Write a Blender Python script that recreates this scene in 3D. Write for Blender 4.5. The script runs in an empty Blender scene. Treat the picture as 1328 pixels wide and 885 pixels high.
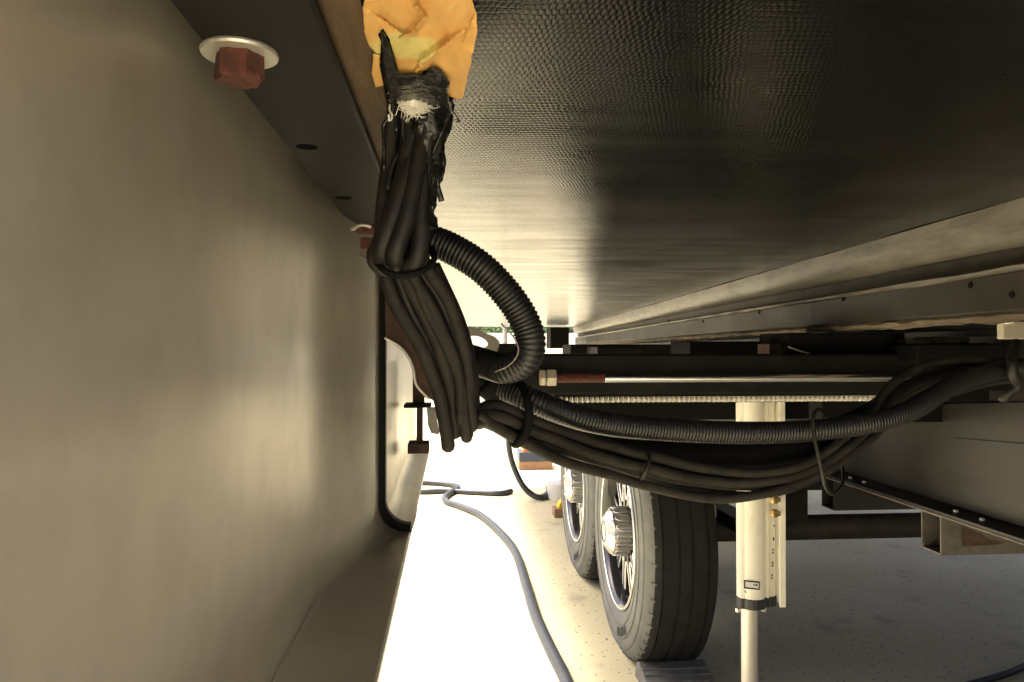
import bpy, bmesh, math, random
from mathutils import Vector, Matrix, noise
random.seed(7)
SC = bpy.context.scene
COL = SC.collection
R = math.radians

# ------------------------------------------------------------------ camera
H = 0.87                       # camera height above the concrete
FPX = 959.0                    # focal length in photo pixels (photo 1328 x 885)
cd = bpy.data.cameras.new('camera'); cam = bpy.data.objects.new('camera', cd); COL.objects.link(cam)
cd.sensor_width = 36.0; cd.lens = 36.0 * FPX / 1328.0; cd.clip_start = 0.02; cd.clip_end = 2000
cam.location = (0, 0, H)
cam.rotation_euler = (R(90 + 0.75), 0, R(-4.65))
SC.camera = cam

# ------------------------------------------------------------------ sky, sun, exposure
SUN_EL, SUN_AZ = 65.0, -66.0     # azimuth measured from +Y towards +X: the sun stands to the left
w = bpy.data.worlds.new('World'); SC.world = w; w.use_nodes = True
nt = w.node_tree; bg = nt.nodes['Background']
sky = nt.nodes.new('ShaderNodeTexSky'); sky.sky_type = 'NISHITA'; sky.sun_disc = False
sky.sun_elevation = R(SUN_EL); sky.sun_rotation = R(SUN_AZ); sky.dust_density = 9.0; sky.air_density = 0.4; sky.ozone_density = 0.1
nt.links.new(sky.outputs[0], bg.inputs[0]); bg.inputs[1].default_value = 0.15
sd = bpy.data.lights.new('sun', 'SUN'); sun = bpy.data.objects.new('sun', sd); COL.objects.link(sun)
sd.energy = 2.7; sd.angle = R(10); sd.color = (1.0, 0.98, 0.96)
sdir = Vector((math.sin(R(SUN_AZ)) * math.cos(R(SUN_EL)), math.cos(R(SUN_AZ)) * math.cos(R(SUN_EL)), math.sin(R(SUN_EL))))
sun.rotation_euler = sdir.to_track_quat('Z', 'Y').to_euler(); sun.location = sdir * 30
SC.view_settings.view_transform = 'Standard'; SC.view_settings.look = 'None'
SC.view_settings.exposure = 1.8; SC.view_settings.gamma = 1.0
SC.cycles.max_bounces = 10; SC.cycles.diffuse_bounces = 6; SC.cycles.glossy_bounces = 5
SC.cycles.sample_clamp_indirect = 8.0

# ------------------------------------------------------------------ helpers
CM = Matrix.Rotation(R(-4.65), 3, 'Z') @ Matrix.Rotation(R(90.75), 3, 'X')
def I(px, py, Y):
    """the point seen at photo pixel (px, py) that stands Y metres down the trailer"""
    d = CM @ Vector(((px - 664.0) / FPX, (442.5 - py) / FPX, -1.0))
    return Vector((0, 0, H)) + d * (Y / d.y)
def G(px, py, z=0.0):
    """the point seen at photo pixel (px, py) at height z"""
    d = CM @ Vector(((px - 664.0) / FPX, (442.5 - py) / FPX, -1.0))
    return Vector((0, 0, H)) + d * ((z - H) / d.z)

def link(o, parent=None):
    COL.objects.link(o)
    if parent: o.parent = parent
    return o
def wloc(o):
    v = Vector((0, 0, 0))
    while o: v = v + o.location; o = o.parent
    return v
def tag(o, label=None, cat=None, group=None, kind=None):
    if label: o['label'] = label
    if cat: o['category'] = cat
    if group: o['group'] = group
    if kind: o['kind'] = kind
    return o
def thing(name, loc, label, cat, group=None):
    o = bpy.data.objects.new(name, None); o.location = loc; o.empty_display_size = 0.05
    link(o); return tag(o, label, cat, group)

class MB:
    def __init__(s): s.v = []; s.f = []
    def add(s, vs, fs):
        b = len(s.v); s.v += [Vector(v) for v in vs]; s.f += [tuple(b + i for i in f) for f in fs]; return s
    def box(s, x0, x1, y0, y1, z0, z1):
        return s.add([(x0,y0,z0),(x1,y0,z0),(x1,y1,z0),(x0,y1,z0),(x0,y0,z1),(x1,y0,z1),(x1,y1,z1),(x0,y1,z1)],
                     [(0,3,2,1),(4,5,6,7),(0,1,5,4),(1,2,6,5),(2,3,7,6),(3,0,4,7)])
    def loft(s, rings, closed=True, caps=True):
        n = len(rings[0]); b = len(s.v)
        for r in rings: s.v += [Vector(p) for p in r]
        for i in range(len(rings) - 1):
            for j in range(n if closed else n - 1):
                k = (j + 1) % n
                s.f.append((b + i*n + j, b + i*n + k, b + (i+1)*n + k, b + (i+1)*n + j))
        if caps and closed:
            s.f.append(tuple(b + j for j in reversed(range(n))))
            s.f.append(tuple(b + (len(rings)-1)*n + j for j in range(n)))
        return s
    def tube(s, pts, r, n=12, caps=True, squash=None):
        """r a number or a list, one per point"""
        P = [Vector(p) for p in pts]; rings = []
        t = (P[1] - P[0]).normalized()
        up = Vector((0,0,1)) if abs(t.z) < .9 else Vector((0,1,0))
        u = (up - t * up.dot(t)).normalized()
        for i, p in enumerate(P):
            a = P[max(i-1, 0)]; c = P[min(i+1, len(P)-1)]; t = (c - a)
            if t.length < 1e-9: t = Vector((0,1,0))
            t.normalize(); u = (u - t * u.dot(t)).normalized(); v = t.cross(u)
            rr = r[i] if isinstance(r, (list, tuple)) else r
            rings.append([p + (u * math.cos(2*math.pi*j/n) + v * math.sin(2*math.pi*j/n)) * rr for j in range(n)])
        return s.loft(rings, True, caps)
    def lathe(s, prof, c, n=64, axis='X', radfn=None, caps=True):
        """prof: (axial, radius); revolves about the axis through c"""
        rings = []
        for a, r in prof:
            ring = []
            for j in range(n):
                th = 2*math.pi*j/n; rr = r * (radfn(a, r, th) if radfn else 1)
                if axis == 'X': ring.append(Vector(c) + Vector((a, rr*math.cos(th), rr*math.sin(th))))
                elif axis == 'Y': ring.append(Vector(c) + Vector((rr*math.cos(th), a, rr*math.sin(th))))
                else: ring.append(Vector(c) + Vector((rr*math.cos(th), rr*math.sin(th), a)))
            rings.append(ring)
        return s.loft(rings, True, caps)
    def build(s, name, m, parent=None, smooth=False, bevel=0, origin=None):
        off = wloc(parent) if parent else (Vector(origin) if origin is not None else Vector((0,0,0)))
        me = bpy.data.meshes.new(name); me.from_pydata([tuple(v - off) for v in s.v], [], s.f); me.update()
        bm = bmesh.new(); bm.from_mesh(me); bmesh.ops.recalc_face_normals(bm, faces=bm.faces); bm.to_mesh(me); bm.free()
        o = bpy.data.objects.new(name, me); o.data.materials.append(m)
        if not parent: o.location = off
        link(o, parent)
        if smooth:
            me.polygons.foreach_set('use_smooth', [True]*len(me.polygons))
            if smooth != 'all':
                try: me.set_sharp_from_angle(angle=R(40))
                except Exception: pass
        if bevel:
            b = o.modifiers.new('bevel', 'BEVEL'); b.width = bevel; b.segments = 2; b.limit_method = 'ANGLE'; b.angle_limit = R(40)
        return o

def spline(pts, step=0.004):
    """Catmull-Rom through the points, resampled to an even step"""
    P = [Vector(p) for p in pts]; P = [P[0]*2 - P[1]] + P + [P[-1]*2 - P[-2]]
    out = []
    for i in range(1, len(P) - 2):
        a, b, c, d = P[i-1], P[i], P[i+1], P[i+2]
        n = max(8, int((c-b).length / step * 2))
        for k in range(n):
            t = k / n
            out.append(0.5 * ((2*b) + (c-a)*t + (2*a-5*b+4*c-d)*t*t + (3*b-a-3*c+d)*t*t*t))
    out.append(P[-2])
    res = [out[0]]; acc = 0
    for i in range(1, len(out)):
        seg = out[i] - out[i-1]; L = seg.length
        if L < 1e-9: continue
        pos = 0
        while acc + (L - pos) >= step:
            pos += step - acc; acc = 0; res.append(out[i-1] + seg * (pos / L))
        acc += L - pos
    if (res[-1] - out[-1]).length > step * .3: res.append(out[-1])
    return res

def plate2d(name, loops, thick, toworld, m, parent, bevel=0.0):
    """flat plate with holes: loops of 2D points (outer first), mapped by toworld(x, y, d), d in 0..thick"""
    cu = bpy.data.curves.new('tmp', 'CURVE'); cu.dimensions = '2D'; cu.fill_mode = 'BOTH'; cu.extrude = thick / 2
    for lp in loops:
        sp = cu.splines.new('POLY'); sp.points.add(len(lp) - 1)
        for i, (x, y) in enumerate(lp): sp.points[i].co = (x, y, 0, 1)
        sp.use_cyclic_u = True
    to = bpy.data.objects.new('tmp', cu); COL.objects.link(to)
    dg = bpy.context.evaluated_depsgraph_get(); me = bpy.data.meshes.new_from_object(to.evaluated_get(dg))
    bpy.data.objects.remove(to); bpy.data.curves.remove(cu)
    mb = MB(); mb.v = [Vector(toworld(v.co.x, v.co.y, v.co.z + thick/2)) for v in me.vertices]
    mb.f = [tuple(p.vertices) for p in me.polygons]
    bpy.data.meshes.remove(me)
    return mb.build(name, m, parent, bevel=bevel)

def text_mesh(txt, size, extrude):
    cu = bpy.data.curves.new('tmp', 'FONT'); cu.body = txt; cu.size = size; cu.extrude = extrude
    cu.align_x = 'CENTER'; cu.align_y = 'CENTER'
    to = bpy.data.objects.new('tmp', cu); COL.objects.link(to)
    dg = bpy.context.evaluated_depsgraph_get(); me = bpy.data.meshes.new_from_object(to.evaluated_get(dg))
    bpy.data.objects.remove(to); bpy.data.curves.remove(cu)
    vs = [v.co.copy() for v in me.vertices]; fs = [tuple(p.vertices) for p in me.polygons]
    bpy.data.meshes.remove(me); return vs, fs

# ------------------------------------------------------------------ materials
def mat(name, col, rough=.5, metal=0.0, col2=None, nscale=20.0, ncut=(.35, .65), bump=0.0, bscale=80.0, rough2=None, detail=5.0, spec=.5, stretch=None, coat=0.0):
    m = bpy.data.materials.new(name); m.use_nodes = True; t = m.node_tree; L = t.links.new
    b = t.nodes['Principled BSDF']; b.inputs['Base Color'].default_value = (*col, 1)
    b.inputs['Roughness'].default_value = rough; b.inputs['Metallic'].default_value = metal
    b.inputs['Specular IOR Level'].default_value = spec; b.inputs['Coat Weight'].default_value = coat
    tc = t.nodes.new('ShaderNodeTexCoord'); src = tc.outputs['Object']
    if stretch:
        mp = t.nodes.new('ShaderNodeMapping'); mp.inputs['Scale'].default_value = stretch; L(src, mp.inputs[0]); src = mp.outputs[0]
    if col2 or rough2 is not None:
        n = t.nodes.new('ShaderNodeTexNoise'); n.inputs['Scale'].default_value = nscale; n.inputs['Detail'].default_value = detail
        n.inputs['Roughness'].default_value = .65
        L(src, n.inputs['Vector'])
        r = t.nodes.new('ShaderNodeMapRange'); r.inputs[1].default_value, r.inputs[2].default_value = ncut; L(n.outputs['Fac'], r.inputs[0])
        if col2:
            x = t.nodes.new('ShaderNodeMix'); x.data_type = 'RGBA'; x.inputs[6].default_value = (*col, 1); x.inputs[7].default_value = (*col2, 1)
            L(r.outputs[0], x.inputs[0]); L(x.outputs[2], b.inputs['Base Color'])
        if rough2 is not None:
            x = t.nodes.new('ShaderNodeMapRange'); x.inputs[3].default_value = rough; x.inputs[4].default_value = rough2
            L(r.outputs[0], x.inputs[0]); L(x.outputs[0], b.inputs['Roughness'])
    if bump:
        n2 = t.nodes.new('ShaderNodeTexNoise'); n2.inputs['Scale'].default_value = bscale; n2.inputs['Detail'].default_value = 4; L(src, n2.inputs['Vector'])
        bp = t.nodes.new('ShaderNodeBump'); bp.inputs['Strength'].default_value = bump; bp.inputs['Distance'].default_value = .002
        L(n2.outputs['Fac'], bp.inputs['Height']); L(bp.outputs[0], b.inputs['Normal'])
    return m

M = {}
M['skirt'] = mat('skirt_gelcoat', (.50,.46,.38), .34, 0, (.39,.355,.29), 7, (.4,.75), .10, 9, .46)
M['blacksteel'] = mat('black_painted_steel', (.008,.0078,.0075), .45, 0, (.018,.016,.014), 25, (.5,.8), .12, 120, .6, spec=0.1)
M['beam'] = mat('dusty_black_steel', (.008,.0076,.0073), .5, 0, (.019,.0172,.0155), 14, (.35,.75), .12, 160, .62, spec=0.1)
M['deepblack'] = mat('matt_black', (.007,.007,.007), .6, 0, spec=0.05)
M['rust'] = mat('red_rust', (.11,.03,.02), .8, 0, (.045,.017,.013), 120, (.35,.65), .8, 300)
M['zinc'] = mat('zinc_plate', (.62,.6,.55), .38, .6, (.5,.48,.43), 60, (.4,.7), .15, 150)
M['chromerod'] = mat('chrome_rod', (.9,.9,.9), .22, 1.0)
M['rack'] = mat('rack_steel', (.72,.70,.65), .5, .3, (.55,.52,.46), 80)
M['wood'] = mat('raw_wood', (.12,.075,.036), .75, 0, (.055,.034,.018), 18, (.3,.7), .4, 90, stretch=(6,1,6))
M['splinter'] = mat('weathered_wood', (.16,.13,.095), .8, 0, (.07,.055,.04), 22, (.3,.7), .6, 60, stretch=(4,1,6), spec=0.2)
M['seal'] = mat('black_rubber_seal', (.006,.006,.006), .5, spec=.1)
M['trimgrey'] = mat('grey_wiper_trim', (.13,.12,.103), .45, 0, (.042,.037,.031), 16, (.42,.72), .2, 50, stretch=(3,.6,3), spec=0.35)
M['trimdark'] = mat('dark_groove', (.03,.025,.02), .6, 0, (.055,.045,.035), 20, spec=0.2)
M['board'] = mat('dark_fascia', (.016,.015,.013), .45, 0, (.042,.036,.028), 9, (.4,.75), .2, 60, .6, spec=0.2)
M['wire'] = mat('dusty_cable', (.010,.009,.0083), .6, 0, (.030,.0255,.0215), 45, (.35,.7), .3, 220, .75, spec=0.18)
M['wiredark'] = mat('dark_cable', (.009,.0085,.008), .48, 0, (.025,.021,.018), 60, (.45,.75), .3, 220, spec=0.25)
M['conduit'] = mat('split_loom', (.010,.010,.011), .36, 0, (.02,.019,.018), 30, (.5,.8), spec=0.35)
M['tar'] = mat('tar', (.008,.008,.008), .22, 0, (.03,.026,.022), 90, (.6,.75), 1.0, 140, .6)
M['fluff'] = mat('fibreglass', (.78,.75,.7), .9)
M['kraft'] = mat('kraft_paper', (.62,.36,.115), .7, 0, (.52,.285,.085), 10, (.3,.7), .25, 60)
M['tyre'] = mat('tyre_rubber', (.011,.011,.0112), .75, 0, (.018,.018,.0175), 30, (.35,.7), .3, 140, spec=0.2)
M['sidewall'] = mat('dusty_sidewall', (.085,.088,.084), .66, 0, (.145,.147,.135), 12, (.35,.7), .2, 90)
M['letter'] = mat('sidewall_letter', (.03,.03,.03), .6)
M['rimblack'] = mat('rim_black', (.012,.012,.012), .25, coat=.4)
M['rimsilver'] = mat('machined_rim', (.72,.72,.7), .3, .9)
M['hubchrome'] = mat('hub_chrome', (.55,.53,.49), .28, .9)
M['jack'] = mat('cream_white_paint', (.80,.77,.68), .38, 0, (.52,.46,.36), 26, (.55,.85), .12, 60, .55, stretch=(1,1,.35))
M['jackrod'] = mat('jack_rod', (.68,.64,.55), .3, .35)
M['jackband'] = mat('jack_band', (.02,.02,.028), .4)
M['sticker'] = mat('sticker_white', (.8,.8,.78), .4)
M['ink'] = mat('sticker_ink', (.02,.02,.02), .5)
M['brass'] = mat('brass_fitting', (.35,.24,.1), .4, .8, (.2,.13,.06), 90)
M['frame'] = mat('chassis_paint', (.012,.0113,.0107), .36, 0, (.024,.022,.020), 6, (.35,.75), .1, 40, .45, spec=0.3)
M['galv'] = mat('galvanised', (.15,.135,.12), .5, .3, (.085,.075,.065), 40, (.35,.7), .15, 90, spec=0.3)
M['rustplate'] = mat('rusty_plate', (.085,.05,.038), .8, 0, (.045,.03,.024), 60, (.35,.65), .4, 120, spec=0.2)
M['axle'] = mat('axle_steel', (.026,.023,.021), .6, 0, (.055,.043,.032), 25, (.45,.75), .5, 60, spec=0.2)
M['white'] = mat('white_vinyl', (.82,.82,.8), .5)
M['plastic'] = mat('cream_plastic', (.42,.38,.31), .5)
M['chock'] = mat('grey_plastic', (.10,.098,.09), .6, 0, (.15,.146,.13), 25)
M['blue'] = mat('blue_plastic', (.035,.05,.085), .5)
M['orange'] = mat('orange_plastic', (.75,.22,.05), .5)
M['yellow'] = mat('yellow_plastic', (.8,.5,.02), .5)
M['plank'] = mat('plank_wood', (.36,.2,.12), .75, 0, (.25,.14,.085), 20, stretch=(1,8,8))
M['hose'] = mat('grey_black_hose', (.022,.024,.028), .5, 0, (.04,.043,.047), 40)
M['siding'] = mat('white_siding', (.8,.8,.78), .6)
M['bracket'] = mat('grey_bracket', (.24,.23,.21), .55, .2, (.16,.15,.135), 30)
M['leaf'] = mat('leaf', (.07,.13,.03), .55, 0, (.045,.1,.022), 3)
M['bark'] = mat('bark', (.12,.09,.06), .85, 0, (.07,.05,.035), 20, bump=.5)

def weave_mat():
    """black woven underbelly sheet: raised flat yarns, glossy"""
    m = mat('woven_sheet', (.0045,.0044,.0042), .24, 0, None, 6, (.4,.7), 0, 0, .34)
    t = m.node_tree; L = t.links.new; b = t.nodes['Principled BSDF']
    tc = t.nodes.new('ShaderNodeTexCoord')
    br = t.nodes.new('ShaderNodeTexBrick'); br.inputs['Scale'].default_value = 1.0
    br.inputs['Brick Width'].default_value = .0034; br.inputs['Row Height'].default_value = .0054
    br.inputs['Mortar Size'].default_value = .0014; br.inputs['Mortar Smooth'].default_value = 1.0
    br.inputs['Color1'].default_value = (1,1,1,1); br.inputs['Color2'].default_value = (.75,.75,.75,1); br.inputs['Mortar'].default_value = (0,0,0,1)
    wn = t.nodes.new('ShaderNodeTexNoise'); wn.inputs['Scale'].default_value = 60; L(tc.outputs['Object'], wn.inputs['Vector'])
    mx = t.nodes.new('ShaderNodeMix'); mx.data_type = 'RGBA'; mx.blend_type = 'LINEAR_LIGHT'; mx.inputs[0].default_value = .0024
    L(tc.outputs['Object'], mx.inputs[6]); L(wn.outputs['Color'], mx.inputs[7]); rt = t.nodes.new('ShaderNodeMapping'); rt.inputs['Rotation'].default_value = (0, 0, R(1.5)); L(mx.outputs[2], rt.inputs[0]); L(rt.outputs[0], br.inputs['Vector'])
    bp = t.nodes.new('ShaderNodeBump'); bp.inputs['Strength'].default_value = .26; bp.inputs['Distance'].default_value = .0004
    L(br.outputs['Color'], bp.inputs['Height'])
    n = t.nodes.new('ShaderNodeTexNoise'); n.inputs['Scale'].default_value = 9; n.inputs['Detail'].default_value = 3; L(tc.outputs['Object'], n.inputs['Vector'])
    bp2 = t.nodes.new('ShaderNodeBump'); bp2.inputs['Strength'].default_value = .12; bp2.inputs['Distance'].default_value = .004
    L(n.outputs['Fac'], bp2.inputs['Height']); L(bp.outputs[0], bp2.inputs['Normal']); L(bp2.outputs[0], b.inputs['Normal'])
    n3 = t.nodes.new('ShaderNodeTexNoise'); n3.inputs['Scale'].default_value = 5; n3.inputs['Detail'].default_value = 6
    mp = t.nodes.new('ShaderNodeMapping'); mp.inputs['Scale'].default_value = (1, 7, 1); L(tc.outputs['Object'], mp.inputs[0]); L(mp.outputs[0], n3.inputs['Vector'])
    mr = t.nodes.new('ShaderNodeMapRange'); mr.inputs[1].default_value = .35; mr.inputs[2].default_value = .75; mr.inputs[3].default_value = .14; mr.inputs[4].default_value = .25
    L(n3.outputs['Fac'], mr.inputs[0]); L(mr.outputs[0], b.inputs['Roughness'])
    b.inputs['Specular IOR Level'].default_value = .5; b.inputs['IOR'].default_value = 1.22
    return m
M['weave'] = weave_mat()
def stain(m, centre, radius, col):
    """a damp yellow-green stain with its own place on the paper (world position, metres)"""
    t = m.node_tree; L = t.links.new; b = t.nodes['Principled BSDF']; old = b.inputs['Base Color'].links[0].from_socket
    ge = t.nodes.new('ShaderNodeNewGeometry'); n = t.nodes.new('ShaderNodeTexNoise'); n.inputs['Scale'].default_value = 70
    L(ge.outputs['Position'], n.inputs['Vector'])
    ds = t.nodes.new('ShaderNodeVectorMath'); ds.operation = 'DISTANCE'; L(ge.outputs['Position'], ds.inputs[0]); ds.inputs[1].default_value = centre
    ad = t.nodes.new('ShaderNodeMath'); ad.operation = 'MULTIPLY_ADD'; ad.inputs[1].default_value = .014; L(n.outputs['Fac'], ad.inputs[0]); L(ds.outputs['Value'], ad.inputs[2])
    mr = t.nodes.new('ShaderNodeMapRange'); mr.inputs[1].default_value = radius + .009; mr.inputs[2].default_value = radius + .005; L(ad.outputs[0], mr.inputs[0])
    x = t.nodes.new('ShaderNodeMix'); x.data_type = 'RGBA'; L(mr.outputs[0], x.inputs[0]); L(old, x.inputs[6]); x.inputs[7].default_value = (*col, 1)
    L(x.outputs[2], b.inputs['Base Color'])
stain(M['kraft'], tuple(G(522, 66, H + .152)), .017, (.56,.47,.17))
def skirt_mat():
    m = mat('skirt_sheet', (.62,.575,.49), .29, .6, (.54,.50,.425), 4, (.3,.75), .03, 4, .37, 3, spec=.7)
    t = m.node_tree; L = t.links.new; b = t.nodes['Principled BSDF']; old = b.inputs['Base Color'].links[0].from_socket
    tc = t.nodes.new('ShaderNodeTexCoord')
    n = t.nodes.new('ShaderNodeTexNoise'); n.inputs['Scale'].default_value = 24; n.inputs['Detail'].default_value = 7; n.inputs['Roughness'].default_value = .6
    mp = t.nodes.new('ShaderNodeMapping'); mp.inputs['Scale'].default_value = (1, 1, .9); L(tc.outputs['Object'], mp.inputs[0]); L(mp.outputs[0], n.inputs['Vector'])
    mr = t.nodes.new('ShaderNodeMapRange'); mr.inputs[1].default_value = .42; mr.inputs[2].default_value = .9; mr.inputs[4].default_value = .42; L(n.outputs['Fac'], mr.inputs[0])
    x = t.nodes.new('ShaderNodeMix'); x.data_type = 'RGBA'; L(mr.outputs[0], x.inputs[0]); L(old, x.inputs[6]); x.inputs[7].default_value = (.27,.255,.21,1)
    v = t.nodes.new('ShaderNodeTexVoronoi'); v.inputs['Scale'].default_value = 60; L(tc.outputs['Object'], v.inputs['Vector'])
    sp = t.nodes.new('ShaderNodeSeparateColor'); L(v.outputs['Color'], sp.inputs[0])
    lt = t.nodes.new('ShaderNodeMath'); lt.operation = 'MULTIPLY_ADD'; lt.inputs[1].default_value = 1.6; lt.inputs[2].default_value = -1.46; L(sp.outputs[0], lt.inputs[0])
    cp = t.nodes.new('ShaderNodeMath'); cp.operation = 'LESS_THAN'; L(v.outputs['Distance'], cp.inputs[0]); L(lt.outputs[0], cp.inputs[1])
    k = t.nodes.new('ShaderNodeMath'); k.operation = 'MULTIPLY'; k.inputs[1].default_value = .55; L(cp.outputs[0], k.inputs[0])
    y = t.nodes.new('ShaderNodeMix'); y.data_type = 'RGBA'; L(k.outputs[0], y.inputs[0]); L(x.outputs[2], y.inputs[6]); y.inputs[7].default_value = (.2,.18,.14,1)
    L(y.outputs[2], b.inputs['Base Color'])
    return m
M['skirt'] = skirt_mat()

def concrete_mat():
    m = mat('coated_concrete', (.63,.57,.36), .55, 0, (.53,.475,.29), 2.2, (.3,.75), .08, 60, .7)
    t = m.node_tree; L = t.links.new; b = t.nodes['Principled BSDF']
    old = b.inputs['Base Color'].links[0].from_socket
    tc = t.nodes.new('ShaderNodeTexCoord')
    v = t.nodes.new('ShaderNodeTexVoronoi'); v.inputs['Scale'].default_value = 62; L(tc.outputs['Object'], v.inputs['Vector'])
    sp = t.nodes.new('ShaderNodeSeparateColor'); L(v.outputs['Color'], sp.inputs[0])
    lt = t.nodes.new('ShaderNodeMath'); lt.operation = 'MULTIPLY_ADD'; lt.inputs[1].default_value = .34; lt.inputs[2].default_value = -.06; L(sp.outputs[0], lt.inputs[0])
    cmp = t.nodes.new('ShaderNodeMath'); cmp.operation = 'LESS_THAN'; L(v.outputs['Distance'], cmp.inputs[0]); L(lt.outputs[0], cmp.inputs[1])
    mulf = t.nodes.new('ShaderNodeMath'); mulf.operation = 'MULTIPLY'; mulf.inputs[1].default_value = .8; L(cmp.outputs[0], mulf.inputs[0])
    x = t.nodes.new('ShaderNodeMix'); x.data_type = 'RGBA'; L(mulf.outputs[0], x.inputs[0]); L(old, x.inputs[6]); x.inputs[7].default_value = (.11,.10,.075,1)
    n = t.nodes.new('ShaderNodeTexNoise'); n.inputs['Scale'].default_value = 5.5; n.inputs['Detail'].default_value = 8; L(tc.outputs['Object'], n.inputs['Vector'])
    mr = t.nodes.new('ShaderNodeMapRange'); mr.inputs[1].default_value = .60; mr.inputs[2].default_value = .72; mr.inputs[4].default_value = .6; L(n.outputs['Fac'], mr.inputs[0])
    x2 = t.nodes.new('ShaderNodeMix'); x2.data_type = 'RGBA'; L(mr.outputs[0], x2.inputs[0]); L(x.outputs[2], x2.inputs[6]); x2.inputs[7].default_value = (.25,.22,.16,1)
    L(x2.outputs[2], b.inputs['Base Color'])
    return m
M['concrete'] = concrete_mat()

# ------------------------------------------------------------------ ground
g = MB(); g.add([(-150,-150,0),(150,-150,0),(150,150,0),(-150,150,0)], [(0,1,2,3)])
tag(g.build('ground', M['concrete']), 'pale cream speckled concrete floor under the trailer', 'ground', kind='structure')

# ------------------------------------------------------------------ slide-out room
UC = 0.161                                 # underside of the slide floor above the camera
UB = 0.146                                 # underside of the steel beam
slide = thing('slide_out_room', (0, 0, 0), 'extended slide-out room with black woven underside and beige hanging skirt panel', 'slide-out')
S_Y0, S_Y1 = 0.16, 4.9
def XT(y): return 0.556 + 0.056 * y        # the edge of the trailer's wall opening runs slightly askew

# floor underside, as a fine grid with slight sag
mb = MB(); ny, nx = 110, 24
rows = []
for i in range(ny + 1):
    y = S_Y0 + (S_Y1 - S_Y0) * i / ny; row = []
    for j in range(nx + 1):
        x = -0.045 + (XT(y) + 0.03 + 0.045) * j / nx
        sag = .0022 * noise.noise(Vector((x * 5, y * 2.4, 3))) + .0009 * noise.noise(Vector((x * 17, y * 11, 1)))
        row.append(Vector((x, y, H + UC + sag)))
    rows.append(row)
for i in range(ny):
    for j in range(nx): mb.add([rows[i][j], rows[i][j+1], rows[i+1][j+1], rows[i+1][j]], [(0,1,2,3)])
fs = mb.build('floor_sheet', M['weave'], slide)
bm = bmesh.new(); bm.from_mesh(fs.data); bmesh.ops.remove_doubles(bm, verts=bm.verts, dist=1e-6)
bmesh.ops.recalc_face_normals(bm, faces=bm.faces); bm.to_mesh(fs.data); bm.free()
fs.data.polygons.foreach_set('use_smooth', [True]*len(fs.data.polygons))
MB().box(-0.150, 0.80, S_Y0, S_Y1, H + 0.205, H + 2.2).build('room_box', M['siding'], slide, bevel=.01)
# raw timber joist between beam and sheet, and the end rim
mb = MB(); ring = []
for i in range(60):
    y = S_Y0 + (S_Y1 - S_Y0) * i / 59
    e = .0015 * noise.noise(Vector((y * 9, 0, 0)))
    ring.append([(-.062, y, H + .157), (-.041 + e, y, H + .157), (-.041 + e, y, H + .2045), (-.062, y, H + .2045)])
mb.loft(ring); mb.build('timber_joist', M['wood'], slide)
MB().box(-.04, .75, S_Y1 - .035, S_Y1 - .001, H + .166, H + .2045).build('rim_joist', M['wood'], slide)

# steel beam with a row of holes, cut for real
def cut(o, cutters):
    mods = []
    for c in cutters:
        md = o.modifiers.new('cut', 'BOOLEAN'); md.operation = 'DIFFERENCE'; md.object = c; md.solver = 'EXACT'
    dg = bpy.context.evaluated_depsgraph_get(); me = bpy.data.meshes.new_from_object(o.evaluated_get(dg))
    o.modifiers.clear(); old = o.data; o.data = me; bpy.data.meshes.remove(old)
    for c in cutters: bpy.data.objects.remove(c)
beam = MB().add([], []).loft([[(x, y, H + z) for x, z in ((-.117,UB),(-.060,UB),(-.058,UB+.0015),(-.058,UB+.005),(-.112,UB+.005),(-.112,.204),(-.117,.204))] for y in (S_Y0, 2.6)]).build('steel_beam', M['beam'], slide)
def onbeam(px, py): return G(px, py, H + UB)
cutters = []
for (px, py, rr) in ((398, 191, .0078), (445, 257, .0085), (160, -150, .006)):
    p = onbeam(px, py)
    cutters.append(MB().lathe([(-.003, rr), (.012, rr)], (p.x, p.y, p.z), 20, 'Z').build('cutter', M['deepblack']))
cut(beam, cutters)
# black strip added inside the beam, standing in for shade behind the holes
MB().box(-.111, -.064, S_Y0, 2.6, H + UB + .02, H + UB + .024).build('hole_shade_strip', M['deepblack'], slide)
# bolt with its washer
p = onbeam(311, 66)
wash = MB().lathe([(-.0001,.0085),(-.0001,.0178),(.0012,.0183),(.0024,.0178),(.0024,.0085)], (p.x, p.y, p.z - .0026), 40, 'Z').build('washer', M['zinc'], slide, smooth=True)
hexp = MB()
def hexr(a, r, th):
    k = (th % (math.pi/3)) - math.pi/6
    return math.cos(math.pi/6) / math.cos(k)
hexp.lathe([(0,.0118),(-.011,.0118),(-.0126,.0108),(-.0128,.004)], (p.x, p.y, p.z - .0026), 48, 'Z', hexr)
for v in hexp.v:
    d = noise.noise_vector(v * 260) * .0009 + noise.noise_vector(v * 90) * .0008; v += d
hexp.build('bolt_head', M['rust'], wash)

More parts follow.
